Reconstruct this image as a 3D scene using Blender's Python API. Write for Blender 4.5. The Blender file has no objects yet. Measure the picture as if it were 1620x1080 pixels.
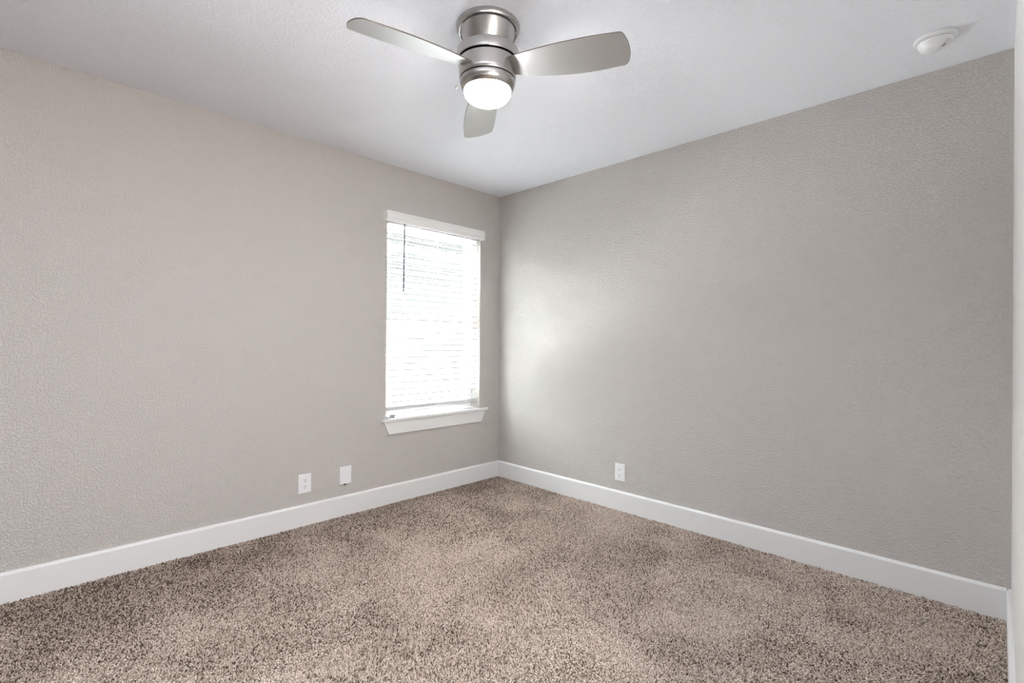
import bpy, bmesh, math, random
import numpy as np
from mathutils import Matrix, Vector

# ------------------------------------------------------------------ camera, sky, sun, exposure
S = bpy.context.scene
C = S.collection
H = 2.44                                   # ceiling height
LX = 3.164                                 # far corner is (0,0); back wall y=0, left wall x=0, right wall x=LX
F_PX, YAW, PITCH, ROLL = 778.7955, 2.35138, 0.00187, 0.00794
CAM = Vector((3.12391, -2.99215, 1.16597))
fw = Vector((math.cos(PITCH) * math.cos(YAW), math.cos(PITCH) * math.sin(YAW), math.sin(PITCH)))
r0 = Vector((math.sin(YAW), -math.cos(YAW), 0)); u0 = r0.cross(fw)
rr = math.cos(ROLL) * r0 + math.sin(ROLL) * u0
uu = -math.sin(ROLL) * r0 + math.cos(ROLL) * u0
cd = bpy.data.cameras.new('camera'); cam = bpy.data.objects.new('camera', cd); C.objects.link(cam)
cd.sensor_width = 36; cd.lens = F_PX / 1620 * 36; cd.clip_start = 0.02
cam.matrix_world = Matrix(((rr.x, uu.x, -fw.x, CAM.x), (rr.y, uu.y, -fw.y, CAM.y), (rr.z, uu.z, -fw.z, CAM.z), (0, 0, 0, 1)))
S.camera = cam

W = bpy.data.worlds.new('sky'); S.world = W; W.use_nodes = True
bgn = W.node_tree.nodes['Background']
bgn.inputs[0].default_value = (0.88, 0.94, 1.0, 1); bgn.inputs[1].default_value = 3.0

sl = bpy.data.lights.new('sun', 'SUN'); sl.energy = 440; sl.angle = math.radians(0.6); sl.color = (0.93, 0.975, 1.0)
sun = bpy.data.objects.new('sun', sl); C.objects.link(sun)
sun.rotation_euler = Vector((-0.05, -0.60, -0.79)).to_track_quat('-Z', 'Y').to_euler()

hl = bpy.data.lights.new('entry_lamp', 'POINT'); hl.shadow_soft_size = 0.15; hl.energy = 43; hl.color = (1.0, 0.965, 0.92)
hall = bpy.data.objects.new('entry_lamp', hl); C.objects.link(hall); hall.location = (4.50, -2.75, 1.45)
rl = bpy.data.lights.new('ceiling_fill', 'AREA'); rl.shape = 'DISK'; rl.size = 0.5; rl.energy = 25; rl.color = (0.86, 0.95, 1.0); rl.spread = math.radians(140)  # added unseen fill behind the camera, brightening the room off the ceiling
rear = bpy.data.objects.new('ceiling_fill', rl); C.objects.link(rear); rear.location = (3.1, -3.75, 1.3)
rear.rotation_euler = (math.radians(180), 0, 0)

S.view_settings.view_transform = 'Standard'; S.view_settings.look = 'None'
S.view_settings.gamma = 1; S.view_settings.use_curve_mapping = False
S.view_settings.exposure = 1.52
S.cycles.use_denoising = True; S.cycles.use_guiding = True; S.cycles.guiding_training_samples = 32; S.cycles.filter_width = 1.0
S.cycles.max_bounces = 12; S.cycles.diffuse_bounces = 8; S.cycles.transparent_max_bounces = 24
S.cycles.sample_clamp_indirect = 200

# ------------------------------------------------------------------ materials
def lin(*c):
    return tuple((x / 255 / 12.92 if x / 255 <= 0.04045 else ((x / 255 + 0.055) / 1.055) ** 2.4) for x in c) + (1,)

def mat(name, col, rough=0.5, metal=0.0, spec=0.5):
    m = bpy.data.materials.new(name); m.use_nodes = True
    b = m.node_tree.nodes['Principled BSDF']
    b.inputs['Base Color'].default_value = col; b.inputs['Roughness'].default_value = rough
    b.inputs['Metallic'].default_value = metal; b.inputs['Specular IOR Level'].default_value = spec
    return m

def nd(m, t, **kw):
    n = m.node_tree.nodes.new(t)
    for k, v in kw.items(): setattr(n, k, v)
    return n

def lk(m, a, b): m.node_tree.links.new(a, b)

def plaster(name, col, scale, dist, lo, hi, rough=0.65, strength=1.0):
    """sprayed drywall texture: flattened splatter islands with fine grain between"""
    m = mat(name, col, rough, 0, 0.3)
    b = m.node_tree.nodes['Principled BSDF']
    tc = nd(m, 'ShaderNodeTexCoord')
    n1 = nd(m, 'ShaderNodeTexNoise'); n1.inputs['Scale'].default_value = scale; n1.inputs['Detail'].default_value = 3; n1.inputs['Roughness'].default_value = 0.55; n1.inputs['Distortion'].default_value = 0.25
    lk(m, tc.outputs['Object'], n1.inputs['Vector'])
    mr = nd(m, 'ShaderNodeMapRange', interpolation_type='SMOOTHSTEP'); mr.inputs['From Min'].default_value = lo; mr.inputs['From Max'].default_value = hi
    lk(m, n1.outputs[0], mr.inputs['Value'])
    n2 = nd(m, 'ShaderNodeTexNoise'); n2.inputs['Scale'].default_value = scale * 2.6; n2.inputs['Detail'].default_value = 1.5
    lk(m, tc.outputs['Object'], n2.inputs['Vector'])
    ad = nd(m, 'ShaderNodeMath', operation='MULTIPLY_ADD'); ad.inputs[1].default_value = 0.35
    lk(m, n2.outputs[0], ad.inputs[0]); lk(m, mr.outputs[0], ad.inputs[2])
    bp = nd(m, 'ShaderNodeBump'); bp.inputs['Strength'].default_value = strength; bp.inputs['Distance'].default_value = dist
    lk(m, ad.outputs[0], bp.inputs['Height']); lk(m, bp.outputs[0], b.inputs['Normal'])
    return m

M_WALL = plaster('greige_wall_paint', lin(204, 200, 196), 100, 0.0025, 0.44, 0.62)
M_CEIL = plaster('ceiling_paint', lin(238, 240, 247), 92, 0.0011, 0.46, 0.64)
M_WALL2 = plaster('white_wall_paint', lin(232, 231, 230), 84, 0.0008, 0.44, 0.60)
M_TRIM = mat('white_trim_paint', lin(228, 228, 228), 0.4)
M_SIDE = mat('reveal_paint', lin(228, 227, 225), 0.6)
M_VINYL = mat('white_vinyl', lin(236, 236, 235), 0.35)
M_SLAT = mat('white_blind', lin(204, 205, 206), 0.4)
M_PLASTIC = mat('white_plastic', lin(236, 237, 239), 0.35)
M_SLOT = mat('dark_slot', lin(48, 44, 42), 0.6)
M_BLACK = mat('black_plastic', lin(18, 18, 18), 0.5)
M_WAND = mat('grey_wand', lin(120, 122, 130), 0.3)
M_GREYP = mat('clear_grey_plastic', lin(150, 150, 154), 0.3)
M_BACK = mat('carpet_backing', lin(74, 60, 50), 0.9)
M_SIDING = mat('grey_siding', lin(40, 40, 40), 0.9, 0, 0.1)
M_SOFFIT = mat('soffit_paint', lin(200, 206, 214), 0.6)
M_ROOF = mat('roof_shingle', lin(95, 90, 86), 0.9)
M_GRASS = mat('side_yard_gravel', lin(190, 189, 186), 0.9)

def brushed(name, col, rough, rot=0.0):
    m = mat(name, col, rough, 1.0)
    b = m.node_tree.nodes['Principled BSDF']
    b.inputs['Anisotropic'].default_value = 0.6
    tc = nd(m, 'ShaderNodeTexCoord'); mp = nd(m, 'ShaderNodeMapping'); mp.inputs['Scale'].default_value = (8, 8, 900)
    n = nd(m, 'ShaderNodeTexNoise'); n.inputs['Scale'].default_value = 1.0; n.inputs['Detail'].default_value = 2
    lk(m, tc.outputs['Object'], mp.inputs[0]); lk(m, mp.outputs[0], n.inputs['Vector'])
    mr = nd(m, 'ShaderNodeMapRange'); mr.inputs['To Min'].default_value = rough - 0.06; mr.inputs['To Max'].default_value = rough + 0.06
    lk(m, n.outputs[0], mr.inputs['Value']); lk(m, mr.outputs[0], b.inputs['Roughness'])
    tg = nd(m, 'ShaderNodeTangent', direction_type='RADIAL', axis='Z'); lk(m, tg.outputs[0], b.inputs['Tangent'])
    return m

M_NICKEL = brushed('brushed_nickel', lin(182, 179, 176), 0.24)
M_BLADE = mat('silver_blade', lin(190, 190, 190), 0.34, 0.8)
M_EDGE = mat('blade_edge', lin(120, 112, 104), 0.45, 0.5)

M_GLOW = bpy.data.materials.new('lit_frosted_glass'); M_GLOW.use_nodes = True
_b = M_GLOW.node_tree.nodes['Principled BSDF']
_b.inputs['Base Color'].default_value = (0.9, 0.88, 0.84, 1); _b.inputs['Roughness'].default_value = 0.4
_b.inputs['Emission Color'].default_value = (1, 0.985, 0.97, 1); _b.inputs['Emission Strength'].default_value = 50

M_GLASS = bpy.data.materials.new('window_glass'); M_GLASS.use_nodes = True
_t = M_GLASS.node_tree; _t.nodes.clear()
_o = _t.nodes.new('ShaderNodeOutputMaterial'); _mx = _t.nodes.new('ShaderNodeMixShader'); _tr = _t.nodes.new('ShaderNodeBsdfTransparent')
_gl = _t.nodes.new('ShaderNodeBsdfGlossy'); _gl.inputs['Roughness'].default_value = 0.0; _lw = _t.nodes.new('ShaderNodeLayerWeight'); _lw.inputs[0].default_value = 0.5
_pw = _t.nodes.new('ShaderNodeMath'); _pw.operation = 'POWER'; _pw.inputs[1].default_value = 5; _t.links.new(_lw.outputs['Facing'], _pw.inputs[0])
_fr = _t.nodes.new('ShaderNodeMath'); _fr.operation = 'MULTIPLY_ADD'; _fr.inputs[1].default_value = 0.9; _fr.inputs[2].default_value = 0.04; _t.links.new(_pw.outputs[0], _fr.inputs[0])
_tr.inputs[0].default_value = (0.95, 0.97, 0.97, 1)
_t.links.new(_fr.outputs[0], _mx.inputs[0]); _t.links.new(_tr.outputs[0], _mx.inputs[1]); _t.links.new(_gl.outputs[0], _mx.inputs[2]); _t.links.new(_mx.outputs[0], _o.inputs[0])

# ------------------------------------------------------------------ mesh helpers
class MB:
    def __init__(s): s.bm = bmesh.new()
    def box(s, a, b):
        x0, y0, z0 = a; x1, y1, z1 = b
        v = [s.bm.verts.new(p) for p in ((x0, y0, z0), (x1, y0, z0), (x1, y1, z0), (x0, y1, z0), (x0, y0, z1), (x1, y0, z1), (x1, y1, z1), (x0, y1, z1))]
        for f in ((0, 3, 2, 1), (4, 5, 6, 7), (0, 1, 5, 4), (1, 2, 6, 5), (2, 3, 7, 6), (3, 0, 4, 7)): s.bm.faces.new([v[i] for i in f])
        return s
    def prism(s, prof, a, b, fn):
        """closed outline prof [(p,q)] swept from a to b; fn(p,q,t) gives the point"""
        v0 = [s.bm.verts.new(fn(p, q, a)) for p, q in prof]; v1 = [s.bm.verts.new(fn(p, q, b)) for p, q in prof]
        n = len(prof)
        for i in range(n): s.bm.faces.new((v0[i], v0[(i + 1) % n], v1[(i + 1) % n], v1[i]))
        s.bm.faces.new(v0[::-1]); s.bm.faces.new(v1)
        return s
    def lathe(s, prof, n=64, c=(0, 0, 0), dfn=None):
        """prof [(r,z)] about the z axis; r=0 ends close"""
        rings = []
        for r, z in prof:
            if r < 1e-6: rings.append([s.bm.verts.new((c[0], c[1], c[2] + z))])
            else: rings.append([s.bm.verts.new((c[0] + r * math.cos(2 * math.pi * k / n), c[1] + r * math.sin(2 * math.pi * k / n), c[2] + z)) for k in range(n)])
        for A, B in zip(rings, rings[1:]):
            if len(A) == 1 and len(B) == 1: continue
            for k in range(n):
                k2 = (k + 1) % n
                if len(A) == 1: s.bm.faces.new((A[0], B[k2], B[k]))
                elif len(B) == 1: s.bm.faces.new((A[k], A[k2], B[0]))
                else: s.bm.faces.new((A[k], A[k2], B[k2], B[k]))
        return s
    def tube(s, pts, r, n=8):
        pts = [Vector(p) for p in pts]; rings = []
        for i, p in enumerate(pts):
            d = (pts[min(i + 1, len(pts) - 1)] - pts[max(i - 1, 0)]).normalized()
            a = d.orthogonal().normalized(); b = d.cross(a)
            rings.append([s.bm.verts.new(p + r * (math.cos(2 * math.pi * k / n) * a + math.sin(2 * math.pi * k / n) * b)) for k in range(n)])
        for A, B in zip(rings, rings[1:]):
            for k in range(n): s.bm.faces.new((A[k], A[(k + 1) % n], B[(k + 1) % n], B[k]))
        s.bm.faces.new(rings[0][::-1]); s.bm.faces.new(rings[-1])
        return s
    def build(s, name, m, parent=None, smooth=None, bevel=0, seg=2):
        bmesh.ops.recalc_face_normals(s.bm, faces=s.bm.faces[:])
        if bevel:
            es = [e for e in s.bm.edges if len(e.link_faces) == 2 and e.calc_face_angle(0) > 0.6]
            bmesh.ops.bevel(s.bm, geom=es, offset=bevel, segments=seg, affect='EDGES', profile=0.6)
        me = bpy.data.meshes.new(name); s.bm.to_mesh(me); s.bm.free()
        o = bpy.data.objects.new(name, me); C.objects.link(o); me.materials.append(m)
        if parent: o.parent = parent
        if smooth is not None:
            me.polygons.foreach_set('use_smooth', [True] * len(me.polygons))
            try: me.set_sharp_from_angle(angle=math.radians(smooth))
            except Exception: pass
        return o

def struct(o): o['kind'] = 'structure'; return o
def tag(o, label, cat, group=None):
    o['label'] = label; o['category'] = cat
    if group: o['group'] = group
    return o
def empty(name, loc, rot=(0, 0, 0)):
    o = bpy.data.objects.new(name, None); C.objects.link(o); o.location = loc; o.rotation_euler = rot; o.empty_display_size = 0.1
    return o

# ------------------------------------------------------------------ the room
WT = 0.16                                  # outside wall thickness
Y0, Y1, ZB, ZT = -1.1185, -0.226, 0.59, 2.065   # window opening
YF = -7.0                                 # front wall
XE = 4.90                                  # far side of the entry nook
RW = -1.95                                 # right wall stops here, the entry opens beyond it
struct(MB().box((-WT, YF - .12, -.03), (XE + .12, .12, -0.012)).build('floor', M_BACK))
struct(MB().box((-WT, YF - .12, H), (XE + .12, .12, H + .14)).build('ceiling', M_CEIL))
w = MB()
ys = [YF, Y0, Y1, 0.0]; zs = [-.012, ZB, ZT, H]
bm = w.bm
for side, x in (('in', 0.0), ('out', -WT)):
    V = {(i, k): bm.verts.new((x, ys[i], zs[k])) for i in range(4) for k in range(4)}
    if side == 'in': VI = V
    else: VO = V
    for i in range(3):
        for k in range(3):
            if (i, k) != (1, 1): bm.faces.new((V[i, k], V[i + 1, k], V[i + 1, k + 1], V[i, k + 1]))
for loop in ([(1, 1), (2, 1), (2, 2), (1, 2)], [(0, 0), (1, 0), (2, 0), (3, 0), (3, 1), (3, 2), (3, 3), (2, 3), (1, 3), (0, 3), (0, 2), (0, 1)]):
    for a, b in zip(loop, loop[1:] + loop[:1]): bm.faces.new((VI[a], VI[b], VO[b], VO[a]))
struct(w.build('wall_left', M_WALL))
struct(MB().box((-WT, 0, -.012), (XE + .12, .12, H)).build('wall_back', M_WALL))
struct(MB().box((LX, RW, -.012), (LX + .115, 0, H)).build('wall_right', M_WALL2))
struct(MB().box((-WT, YF - .12, -.012), (XE + .12, YF, H)).build('wall_front', M_WALL))
struct(MB().box((XE, YF, -.012), (XE + .12, 0, H)).build('wall_entry', M_WALL))
struct(MB().box((LX + .115, RW, -.012), (XE, RW + .115, H)).build('wall_closet', M_WALL))

BP = [(0, -.012), (.0145, -.012), (.0145, .121), (.0125, .125), (.006, .1315), (0, .1325)]
struct(MB().prism(BP, YF, 0, lambda p, q, t: (p, t, q)).build('baseboard_left', M_TRIM))
struct(MB().prism(BP, .0145, LX - .0145, lambda p, q, t: (t, -p, q)).build('baseboard_back', M_TRIM))
struct(MB().prism(BP, RW, 0, lambda p, q, t: (LX - p, t, q)).build('baseboard_right', M_TRIM))

# ------------------------------------------------------------------ carpet pile: a field of short leaning yarn tufts
def vnoise(x, y, sc, seed):
    g = np.random.default_rng(seed).random((64, 64)); X = x * sc + 17.3; Y = y * sc + 31.7
    i = np.floor(X).astype(int); j = np.floor(Y).astype(int); a = X - i; b = Y - j
    a = a * a * (3 - 2 * a); b = b * b * (3 - 2 * b)
    q = lambda m, n: g[m % 64, n % 64]
    return (q(i, j) * (1 - a) + q(i + 1, j) * a) * (1 - b) + (q(i, j + 1) * (1 - a) + q(i + 1, j + 1) * a) * b
rg = np.random.default_rng(7)
sp = 0.0043
gx, gy = np.meshgrid(np.arange(.004, XE - .004, sp), np.arange(-4.4, -.004, sp))
gx = gx.ravel(); gy = gy.ravel()
gx = gx + rg.uniform(-.55, .55, gx.size) * sp; gy = gy + rg.uniform(-.55, .55, gy.size) * sp
keep = (gx > .0165) & (gy < -.0165) & ~((gx > LX - .0165) & (gy > RW - .003))
gx, gy = gx[keep], gy[keep]; n = gx.size
dirn = vnoise(gx, gy, 1.7, 1) * 9 + vnoise(gx, gy, 4.5, 2) * 2.4
amt = 0.10 + 0.55 * vnoise(gx, gy, 3.0, 3) + .3 * vnoise(gx, gy, 9, 4)
calm = np.clip(1.25 - gx / (.35 + .55 * vnoise(gx, gy, 1.9, 21) + .12 * np.maximum(-gy - .8, 0)) + .5 * (vnoise(gx, gy, 4, 22) - .5), 0, 1)   # pile kept upright along the left wall; its shade also goes into the tone
amt = amt * (1 - .75 * calm)
lx = np.cos(dirn) * amt + rg.normal(0, .42, n); ly = np.sin(dirn) * amt + rg.normal(0, .42, n)
nz = np.stack([lx, ly, np.ones(n)], 1); nz /= np.linalg.norm(nz, axis=1)[:, None]
spin = rg.uniform(0, 2 * math.pi, n)
# frame with z axis = nz, spun about it
ref = np.stack([np.cos(spin), np.sin(spin), np.zeros(n)], 1)
ax_ = ref - nz * (ref * nz).sum(1)[:, None]; ax_ /= np.linalg.norm(ax_, axis=1)[:, None]
ay_ = np.cross(nz, ax_)
ey = np.arcsin(np.clip(-ax_[:, 2], -1, 1)); ex = np.arctan2(ay_[:, 2], nz[:, 2]); ez = np.arctan2(ax_[:, 1], ax_[:, 0])
rot = np.stack([ex, ey, ez], 1).astype(np.float32)
sca = np.clip(rg.normal(1.0, .13, n), .6, 1.35)
for (mx, my, ang, la, lb) in ((3.088, -.142, .5, .036, .013), (3.08, -.325, .35, .030, .012), (3.125, -.43, .4, .014, .007)):   # pressed dents near the corner
    u = (gx - mx) * math.cos(ang) + (gy - my) * math.sin(ang); v = -(gx - mx) * math.sin(ang) + (gy - my) * math.cos(ang)
    sca = np.where((u / la) ** 2 + (v / lb) ** 2 < 1, .08, sca)
me = bpy.data.meshes.new('carpet_pile'); me.vertices.add(n)
me.vertices.foreach_set('co', np.stack([gx, gy, np.full(n, -.0118)], 1).astype(np.float32).ravel())
a = me.attributes.new('tuft_rot', 'FLOAT_VECTOR', 'POINT'); a.data.foreach_set('vector', rot.ravel())
a = me.attributes.new('tuft_scale', 'FLOAT', 'POINT'); a.data.foreach_set('value', sca.astype(np.float32))
nap_shade = .55 * vnoise(gx, gy, 5.5, 11) + .3 * vnoise(gx, gy, 13, 12) + .35 * vnoise(gx, gy, 2.1, 13) - .6   # light and dark of the leaning nap, painted into the tone
tone = np.clip(rg.random(n) ** .9 + .42 * nap_shade - .24 * calm, 0, 1)  # random yarn tone, with nap shading and left-wall shade painted in
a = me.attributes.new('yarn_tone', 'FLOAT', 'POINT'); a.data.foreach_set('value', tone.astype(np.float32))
M_PILE = mat('taupe_carpet_yarn', (0.3, 0.24, 0.2, 1), 0.95, 0, 0.1)
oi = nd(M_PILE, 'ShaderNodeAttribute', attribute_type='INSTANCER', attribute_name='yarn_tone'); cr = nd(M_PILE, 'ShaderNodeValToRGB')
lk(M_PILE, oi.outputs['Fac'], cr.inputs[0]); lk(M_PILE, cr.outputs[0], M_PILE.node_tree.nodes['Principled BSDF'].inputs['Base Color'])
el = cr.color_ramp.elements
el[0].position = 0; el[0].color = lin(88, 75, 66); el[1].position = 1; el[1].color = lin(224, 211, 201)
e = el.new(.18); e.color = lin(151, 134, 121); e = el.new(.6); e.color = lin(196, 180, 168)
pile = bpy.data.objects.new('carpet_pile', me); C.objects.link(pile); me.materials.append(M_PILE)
pile['kind'] = 'stuff'; tag(pile, 'mottled taupe brown cut pile carpet covering the bedroom floor', 'carpet')
ng = bpy.data.node_groups.new('tufts', 'GeometryNodeTree')
ng.interface.new_socket('Geometry', in_out='INPUT', socket_type='NodeSocketGeometry'); ng.interface.new_socket('Geometry', in_out='OUTPUT', socket_type='NodeSocketGeometry')
N = ng.nodes; L = ng.links
gi = N.new('NodeGroupInput'); go = N.new('NodeGroupOutput')
cone = N.new('GeometryNodeMeshCone'); cone.fill_type = 'TRIANGLE_FAN'
cone.inputs['Vertices'].default_value = 5; cone.inputs['Side Segments'].default_value = 3
cone.inputs['Radius Top'].default_value = .0021; cone.inputs['Radius Bottom'].default_value = .0022; cone.inputs['Depth'].default_value = .0118
pos = N.new('GeometryNodeInputPosition'); sx = N.new('ShaderNodeSeparateXYZ'); L.new(pos.outputs[0], sx.inputs[0])
sq = N.new('ShaderNodeMath'); sq.operation = 'MULTIPLY'; L.new(sx.outputs[2], sq.inputs[0]); L.new(sx.outputs[2], sq.inputs[1])
sk = N.new('ShaderNodeMath'); sk.operation = 'MULTIPLY'; sk.inputs[1].default_value = 22; L.new(sq.outputs[0], sk.inputs[0])
cx = N.new('ShaderNodeCombineXYZ'); L.new(sk.outputs[0], cx.inputs[0])
sp_ = N.new('GeometryNodeSetPosition'); L.new(cone.outputs['Mesh'], sp_.inputs['Geometry']); L.new(cx.outputs[0], sp_.inputs['Offset'])
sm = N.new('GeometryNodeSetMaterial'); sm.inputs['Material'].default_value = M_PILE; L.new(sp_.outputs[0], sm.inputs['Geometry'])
ip = N.new('GeometryNodeInstanceOnPoints'); L.new(gi.outputs[0], ip.inputs['Points']); L.new(sm.outputs[0], ip.inputs['Instance'])
na = N.new('GeometryNodeInputNamedAttribute'); na.data_type = 'FLOAT_VECTOR'; na.inputs['Name'].default_value = 'tuft_rot'
nb = N.new('GeometryNodeInputNamedAttribute'); nb.data_type = 'FLOAT'; nb.inputs['Name'].default_value = 'tuft_scale'
L.new(na.outputs['Attribute'], ip.inputs['Rotation']); L.new(nb.outputs['Attribute'], ip.inputs['Scale']); L.new(ip.outputs[0], go.inputs[0])
md = pile.modifiers.new('tufts', 'NODES'); md.node_group = ng

# ------------------------------------------------------------------ window_1: vinyl single-hung window, stool and apron
win = struct(MB().box((-WT + .002, Y0 + .002, ZB + .021), (-WT + .005, Y0 + .006, ZB + .026)).build('window_1', M_VINYL))
fx0, fx1 = -.150, -.105
f = MB()
f.box((fx0, Y0 + .001, ZB + .0215), (fx1, Y0 + .042, ZT - .001)); f.box((fx0, Y1 - .042, ZB + .0215), (fx1, Y1 - .001, ZT - .001))
f.box((fx0, Y0 + .042, ZT - .043), (fx1, Y1 - .042, ZT - .001)); f.box((fx0, Y0 + .042, ZB + .0215), (fx1, Y1 - .042, ZB + .055))
f.build('window_frame', M_VINYL, win, bevel=.002)
ZM = 1.298
def sash(name, x0, x1, z0, z1, st):
    m = MB(); ya, yb = Y0 + .043, Y1 - .043
    m.box((x0, ya, z0), (x1, ya + st, z1)); m.box((x0, yb - st, z0), (x1, yb, z1))
    m.box((x0, ya + st, z0), (x1, yb - st, z0 + st)); m.box((x0, ya + st, z1 - st), (x1, yb - st, z1))
    o = m.build(name, M_VINYL, win, bevel=.002)
    xm = (x0 + x1) / 2
    MB().box((xm - .002, ya + st - .001, z0 + st - .001), (xm + .002, yb - st + .001, z1 - st + .001)).build('glass_pane', M_GLASS, o)
    return o
sash('upper_sash', -.146, -.126, ZM - .02, ZT - .045, .030)
low = sash('lower_sash', -.122, -.100, ZB + .056, ZM + .018, .036)
MB().box((-.100, -.70, ZM + .004), (-.088, -.64, ZM + .017)).build('sash_lock', M_VINYL, low, bevel=.002)
# stool with rounded nose and horns, apron with raked ends
st = MB()
pts = [(-.100, Y0 + .001), (0, Y0 + .001), (0, -1.157), (.026, -1.157), (.032, -1.151), (.032, -.151), (.026, -.145), (0, -.145), (0, Y1 - .001), (-.100, Y1 - .001)]
st.prism(pts, ZB + .0005, ZB + .021, lambda p, q, t: (p, q, t))
st.build('window_sill', M_TRIM, win, bevel=.004, seg=3)
ap = MB()
ap.prism([(-1.140, ZB), (-.165, ZB), (-.215, .497), (-1.100, .497)], 0.0, .017, lambda p, q, t: (t, p, q))
ap.build('apron', M_TRIM, win, bevel=.002)

# ------------------------------------------------------------------ window blind
BY0, BY1 = -1.106, -.238
blind = empty('window_blind', (0, (BY0 + BY1) / 2, 2.06))
tag(blind, 'white horizontal slat blind with valance, hanging open in the window', 'window blind')
def bl(m, name, mt, smooth=None, bevel=0):
    for v in m.bm.verts: v.co -= Vector(blind.location)
    return m.build(name, mt, blind, smooth, bevel)
bl(MB().box((-.062, BY0, 2.022), (-.004, BY1, 2.062)), 'headrail', M_SLAT, bevel=.003)
VP = [(.040, 2.096), (.052, 2.096), (.055, 2.090), (.055, 2.079), (.0585, 2.076), (.0585, 2.046), (.055, 2.043), (.055, 2.036), (.052, 2.032), (.052, 2.019), (.040, 2.019)]
v = MB(); v.prism(VP, -1.153, -.2265, lambda p, q, t: (p, t, q))
v.box((.001, -1.153, 2.019), (.0395, -1.143, 2.096)); v.box((.001, -.2365, 2.019), (.0395, -.2265, 2.096))
bl(v, 'valance', M_VINYL)
TILT = math.radians(-2)
def slat_mesh():
    m = MB(); w_ = .05; prof = []
    for k in range(7):
        t = -1 + 2 * k / 6; prof.append((t * w_ / 2, .0008 * (1 - t * t) + .0027))
    for k in range(6, -1, -1):
        t = -1 + 2 * k / 6; prof.append((t * w_ / 2, .0008 * (1 - t * t) - .0027))
    c, s_ = math.cos(TILT), math.sin(TILT)
    m.prism(prof, BY0 - blind.location.y, BY1 - blind.location.y, lambda p, q, t: (p * c - q * s_, t, p * s_ + q * c))
    return m
first = slat_mesh().build('slat', M_SLAT, blind)
for i in range(28):
    o = first if i == 0 else first.copy()
    if i: C.objects.link(o)
    o.location = (-.055, 0, 1.985 - .04662 * i - blind.location.z - .002)
br = MB().box((-.080, BY0, .6615), (-.030, BY1, .688))
bl(br, 'bottom_rail', M_SLAT, bevel=.004)
for y in (-.926, -.648, -.352):
    c_ = MB()
    for x in (-.028, -.082): c_.tube([(x, y, 2.022), (x, y, .675)], .0008, 6)
    c_.tube([(-.055, y + .008, 2.022), (-.055, y + .008, .68)], .0007, 6)
    bl(c_, 'ladder_cord', M_SLAT)
    bl(MB().lathe([(0, .0), (.006, .001), (.0075, .004), (.006, .007), (0, .008)], 14, (-.0295, y, .668)), 'cord_button', M_VINYL, smooth=40)
wd = MB().tube([(.006, -.978, 2.030), (.008, -.984, 1.53)], .0055, 6); wd.tube([(-.002, -.977, 2.045), (.006, -.978, 2.030)], .002, 6)
bl(wd, 'tilt_wand', M_WAND)
bk = empty('hold_down_bracket', (-.012, -1.066, ZB + .0212))
tag(bk, 'small grey plastic bracket lying on the left end of the white window sill', 'bracket')
MB().box((-.012, -.026, 0), (.012, .026, .003)).build('base', M_GREYP, bk, bevel=.001)
MB().prism([(-.014, .003), (.024, .003), (.032, .022), (-.006, .022)], -.004, .004, lambda p, q, t: (t, p, q)).build('tab', M_GREYP, bk, bevel=.001)

# ------------------------------------------------------------------ wall plates (built facing +x, plate centre at origin)
def outlet(loc, rot, label):
    o = empty('power_outlet', loc, rot); tag(o, label, 'power outlet', 'duplex outlets above the baseboards')
    p = MB(); a, b, d = .0405, .0605, .0062
    v0 = [p.bm.verts.new((0, s * a, t * b)) for s, t in ((-1, -1), (1, -1), (1, 1), (-1, 1))]
    v1 = [p.bm.verts.new((d * .45, s * a, t * b)) for s, t in ((-1, -1), (1, -1), (1, 1), (-1, 1))]
    v2 = [p.bm.verts.new((d, s * (a - .004), t * (b - .004))) for s, t in ((-1, -1), (1, -1), (1, 1), (-1, 1))]
    for A, B in ((v0, v1), (v1, v2)):
        for k in range(4): p.bm.faces.new((A[k], A[(k + 1) % 4], B[(k + 1) % 4], B[k]))
    p.bm.faces.new(v2); p.bm.faces.new(v0[::-1])
    p.build('cover_plate', M_PLASTIC, o, bevel=.0006)
    for z in (.0195, -.0195):
        prof = []
        for k in range(28):
            t = 2 * math.pi * k / 28; y_, z_ = .0175 * math.cos(t), .0175 * math.sin(t)
            prof.append((y_, max(-.0142, min(.0142, z_))))
        r = MB().prism(prof, d - .0005, d + .0022, lambda q, w_, t: (t, q, w_ + z)).build('receptacle', M_PLASTIC, o, bevel=.0005)
        for y_, h_ in ((-.0064, .0045), (.0064, .0038)):
            MB().box((d + .0018, y_ - .0013, z + .0045 - h_), (d + .0025, y_ + .0013, z + .0045 + h_)).build('slot', M_SLOT, r)
        MB().prism([(.0028 * math.cos(2 * math.pi * k / 16), z - .0072 + max(-.0022, .0028 * math.sin(2 * math.pi * k / 16))) for k in range(16)], d + .0018, d + .0026, lambda q, w_, t: (t, q, w_)).build('ground_hole', M_BLACK, r)
    MB().lathe([(0, d + .0013), (.0022, d + .001), (.0028, d - .0004)], 14).build('screw', M_PLASTIC, o)
    sc_ = o.children[-1]; sc_.rotation_euler = (0, math.pi / 2, 0)
    return o
outlet((0.0005, -1.695, .2625), (0, 0, 0), 'white duplex power outlet on the left wall, beside the blank cover plate')
outlet((1.238, -.0005, .2615), (0, 0, -math.pi / 2), 'white duplex power outlet alone on the wall right of the corner')
bp = empty('blank_cover_plate', (0.0005, -1.4265, .269)); tag(bp, 'blank white wall plate with black plug underneath, on the left wall below the window', 'wall plate')
MB().box((0, -.0405, -.058), (.014, .0405, .058)).build('cover', M_PLASTIC, bp, bevel=.002)
MB().box((.0135, -.034, -.047), (.0152, .034, .012)).build('raised_panel', M_PLASTIC, bp, bevel=.0008)
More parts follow.
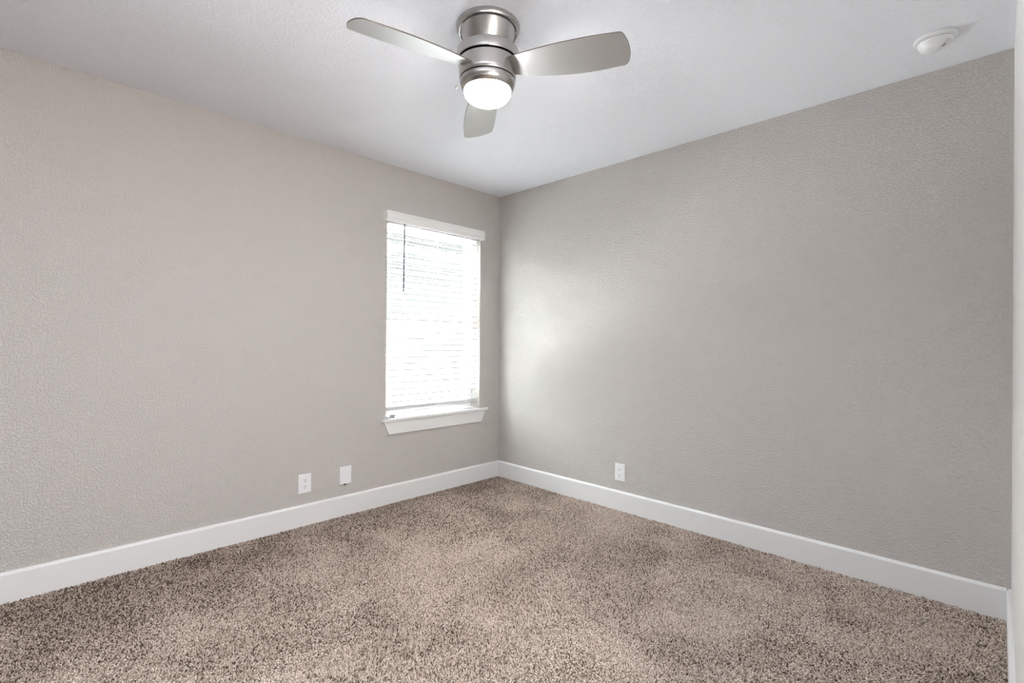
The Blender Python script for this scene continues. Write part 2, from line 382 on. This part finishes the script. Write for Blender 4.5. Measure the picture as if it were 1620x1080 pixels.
MB().tube([(.007, .0, -.057), (.008, .0, -.0665)], .0065, 12).build('cable_plug', M_BLACK, bp)

# ------------------------------------------------------------------ smoke detector
sd = empty('smoke_detector', (2.929, -.315, H), (0, 0, math.radians(32)))
tag(sd, 'round white smoke detector on the ceiling near the right wall', 'smoke detector')
MB().lathe([(0, 0), (.0705, 0), (.0715, -.002), (.0715, -.006), (.0695, -.010), (.062, -.0135), (0, -.0135)], 72).build('mounting_base', M_PLASTIC, sd, smooth=35)
MB().lathe([(0, -.0135), (.0555, -.0135), (.0555, -.0165), (0, -.0165)], 64).build('sensing_gap', M_BLACK, sd)
m = MB(); prof = [(.0575, -.0150), (.0585, -.0175), (.058, -.021), (.0555, -.027), (.0515, -.034), (.0465, -.041), (.0405, -.0465), (.034, -.0495), (.026, -.051), (.018, -.0515), (.009, -.0515), (0, -.0515)]
pr2 = [prof[0]]
for A, B in zip(prof, prof[1:]):
    for k in (1, 2, 3): pr2.append((A[0] + (B[0] - A[0]) * k / 3, A[1] + (B[1] - A[1]) * k / 3))
m.lathe(pr2, 96)
for v_ in m.bm.verts:
    x, y, z = v_.co
    t = max(0, min(1, (x - .004) / .016)); t = t * t * (3 - 2 * t)
    lim = -.0515 + t * .0215
    if z < lim: v_.co.z = lim
m.build('cover', M_PLASTIC, sd, smooth=40)
MB().box((.028, -.011, -.0312), (.0335, .011, -.0296)).build('test_button', M_GREYP, sd, bevel=.0008)

# ------------------------------------------------------------------ ceiling fan
FX, FY = 1.650, -1.6555
fan = empty('ceiling_fan', (FX, FY, H)); tag(fan, 'brushed nickel three-blade ceiling fan with lit white glass bowl', 'ceiling fan')
MB().lathe([(.100, 0), (.1265, 0), (.1285, -.003), (.1290, -.010), (.1275, -.017), (.1235, -.0225), (.1175, -.0245), (.1155, -.0225), (.1150, -.0195), (.1140, -.0195), (.1130, -.0235), (.0720, -.1065), (.066, -.108)], 96).build('canopy', M_NICKEL, fan, smooth=28)
MB().lathe([(.060, -.1055), (.1225, -.1055), (.1262, -.1085), (.1266, -.112), (.1244, -.1425), (.1230, -.1455), (.1140, -.1455), (.104, -.1435), (.060, -.1435)], 96).build('motor_cover', M_NICKEL, fan, smooth=28)
MB().lathe([(0, -.143), (.106, -.143), (.106, -.153), (0, -.153)], 64).build('cooling_gap', M_BLACK, fan)
MB().lathe([(.050, -.1515), (.110, -.1515), (.1165, -.1500), (.1190, -.1520), (.1186, -.156), (.1150, -.200), (.1128, -.2170), (.1115, -.2190), (.104, -.2190)], 96).build('motor_housing', M_NICKEL, fan, smooth=28)
MB().lathe([(0, -.217), (.1065, -.217), (.1065, -.226), (0, -.226)], 64).build('seam_ring', M_BLACK, fan)
MB().lathe([(.090, -.2225), (.1095, -.2225), (.1120, -.2240), (.1120, -.2280), (.1095, -.2400), (.1055, -.2500), (.1005, -.2580), (.0975, -.2615), (.0945, -.2620), (.0935, -.255)], 96).build('light_kit_ring', M_NICKEL, fan, smooth=28)
gl_ = [(.0940, -.256)]
for k in range(0, 17):
    t = math.pi / 2 * k / 16; e_ = 2 / 2.5
    gl_.append((.0950 * max(0, math.cos(t)) ** e_, -.2605 - .0515 * math.sin(t) ** e_))
gl_[-1] = (0, gl_[-1][1])
MB().lathe(gl_, 96).build('glass_bowl', M_GLOW, fan, smooth=50)
sw = MB().tube([(-.081, -.081, -.236), (-.0865, -.0865, -.240), (-.0875, -.0875, -.244)], .0022, 8)
sw.lathe([(0, .004), (.0035, .003), (.0045, 0), (.0035, -.004), (0, -.005)], 12, (-.0885, -.0885, -.2465))
sw.build('reverse_switch', M_EDGE, fan, smooth=40)

BZ, BPIT, BPH, BDR = .1788, .2655, .4269, .063
cm = (.0342, .2703, -.0972, -.0805); cp = (-.0276, -.5056, .0748, .0697)
pv = lambda c, u: ((c[0] * u + c[1]) * u + c[2]) * u + c[3]
def outline():
    lo = [(u, pv(cm, u - .3)) for u in np.linspace(.098, .535, 26)]
    hi = [(u, pv(cp, u - .3)) for u in np.linspace(.098, .528, 26)]
    tip = []
    ua, va = lo[-1]; ub, vb = hi[-1]
    # rounded tip: corner arcs joined by a shallow bow
    q = [(ua, va), (ua + .009, va + .0035), (ua + .017, va + .0150), (.5615, -.045), (.5655, -.020), (.5660, .005), (.5634, .0255), (.5580, .0430), (.5495, .0550), (.5390, .0605), (ub, vb)]
    q = [lo[-2]] + q + [hi[-2]]; sm_ = []
    for i in range(1, len(q) - 2):
        p0, p1, p2, p3 = q[i - 1], q[i], q[i + 1], q[i + 2]
        for k in range(4):
            t = k / 4
            sm_.append(tuple(.5 * (2 * b + (c - a) * t + (2 * a - 5 * b + 4 * c - d) * t * t + (3 * b - a - 3 * c + d) * t ** 3) for a, b, c, d in zip(p0, p1, p2, p3)))
    return lo[:-1] + sm_ + hi[::-1]
OL = outline(); BT = .0046
def blade_mesh():
    m = MB(); bm = m.bm
    a = [bm.verts.new((u, v_, 0)) for u, v_ in OL]; b = [bm.verts.new((u, v_, BT)) for u, v_ in OL]
    bm.faces.new(a); bm.faces.new(b[::-1])
    for k in range(len(OL)): bm.faces.new((a[k], a[(k + 1) % len(OL)], b[(k + 1) % len(OL)], b[k]))
    return m
b0 = blade_mesh().build('blade', M_BLADE, fan)
b0.data.materials.append(M_EDGE)
for p_ in b0.data.polygons:
    if abs(p_.normal.z) < .5: p_.material_index = 1
for k in range(3):
    o = b0 if k == 0 else b0.copy()
    if k: C.objects.link(o)
    ph = BPH + k * 2 * math.pi / 3
    r = Vector((math.cos(ph), math.sin(ph), 0)); t = Vector((-math.sin(ph), math.cos(ph), 0))
    U = Vector((r.x * math.cos(BDR), r.y * math.cos(BDR), -math.sin(BDR))); V_ = t * math.cos(BPIT) + Vector((0, 0, -math.sin(BPIT)))
    n_ = U.cross(V_).normalized()
    o.matrix_local = Matrix(((U.x, V_.x, n_.x, 0), (U.y, V_.y, n_.y, 0), (U.z, V_.z, n_.z, -BZ), (0, 0, 0, 1)))

# ------------------------------------------------------------------ outside the window
struct(MB().box((-14, -14, -.5), (-WT - .01, 12, -.32)).build('ground', M_GRASS))
struct(MB().box((-3.55, -13, -.3195), (-WT - .05, -2.0, -.312)).build('bounce_dimmer', mat('dimmer_dark', lin(104, 98, 92), 0.95)))  # added unseen dark slab, cutting the ground bounce onto the back wall
nh = empty('neighbouring_house', (-3.6, -.5, -.32)); tag(nh, 'neighbouring house wall with lap siding and eave, seen outside through the blind', 'house')
sd_ = MB(); zc = 0.0
while zc < 2.95:
    sd_.prism([(0, zc), (.016, zc), (.004, zc + .18), (0, zc + .18)], -8.5, 5, lambda p, q, t: (p, t, q)); zc += .18
sd_.box((-.2, -8.5, 0), (-.0005, 5, 2.97)); sd_.build('siding_wall', M_SIDING, nh)
MB().box((0.017, -8.9, 2.90), (.50, 5.4, 2.93)).build('soffit', M_SOFFIT, nh)
MB().box((.501, -8.9, 2.88), (.53, 5.4, 3.05)).build('fascia', M_SIDING, nh)
MB().prism([(.56, 3.05), (.56, 3.07), (-3.5, 5.07), (-3.5, 5.05)], -9, 5.5, lambda p, q, t: (p, t, q)).build('roof', M_ROOF, nh)
# our own roof, shading this side of the house
struct(MB().prism([(-.62, H + .145), (-.62, H + .17), (3, H + 1.7), (6.2, H + .17), (6.2, H + .145)], YF - .5, .6, lambda p, q, t: (p, t, q)).build('roof_1', M_ROOF))
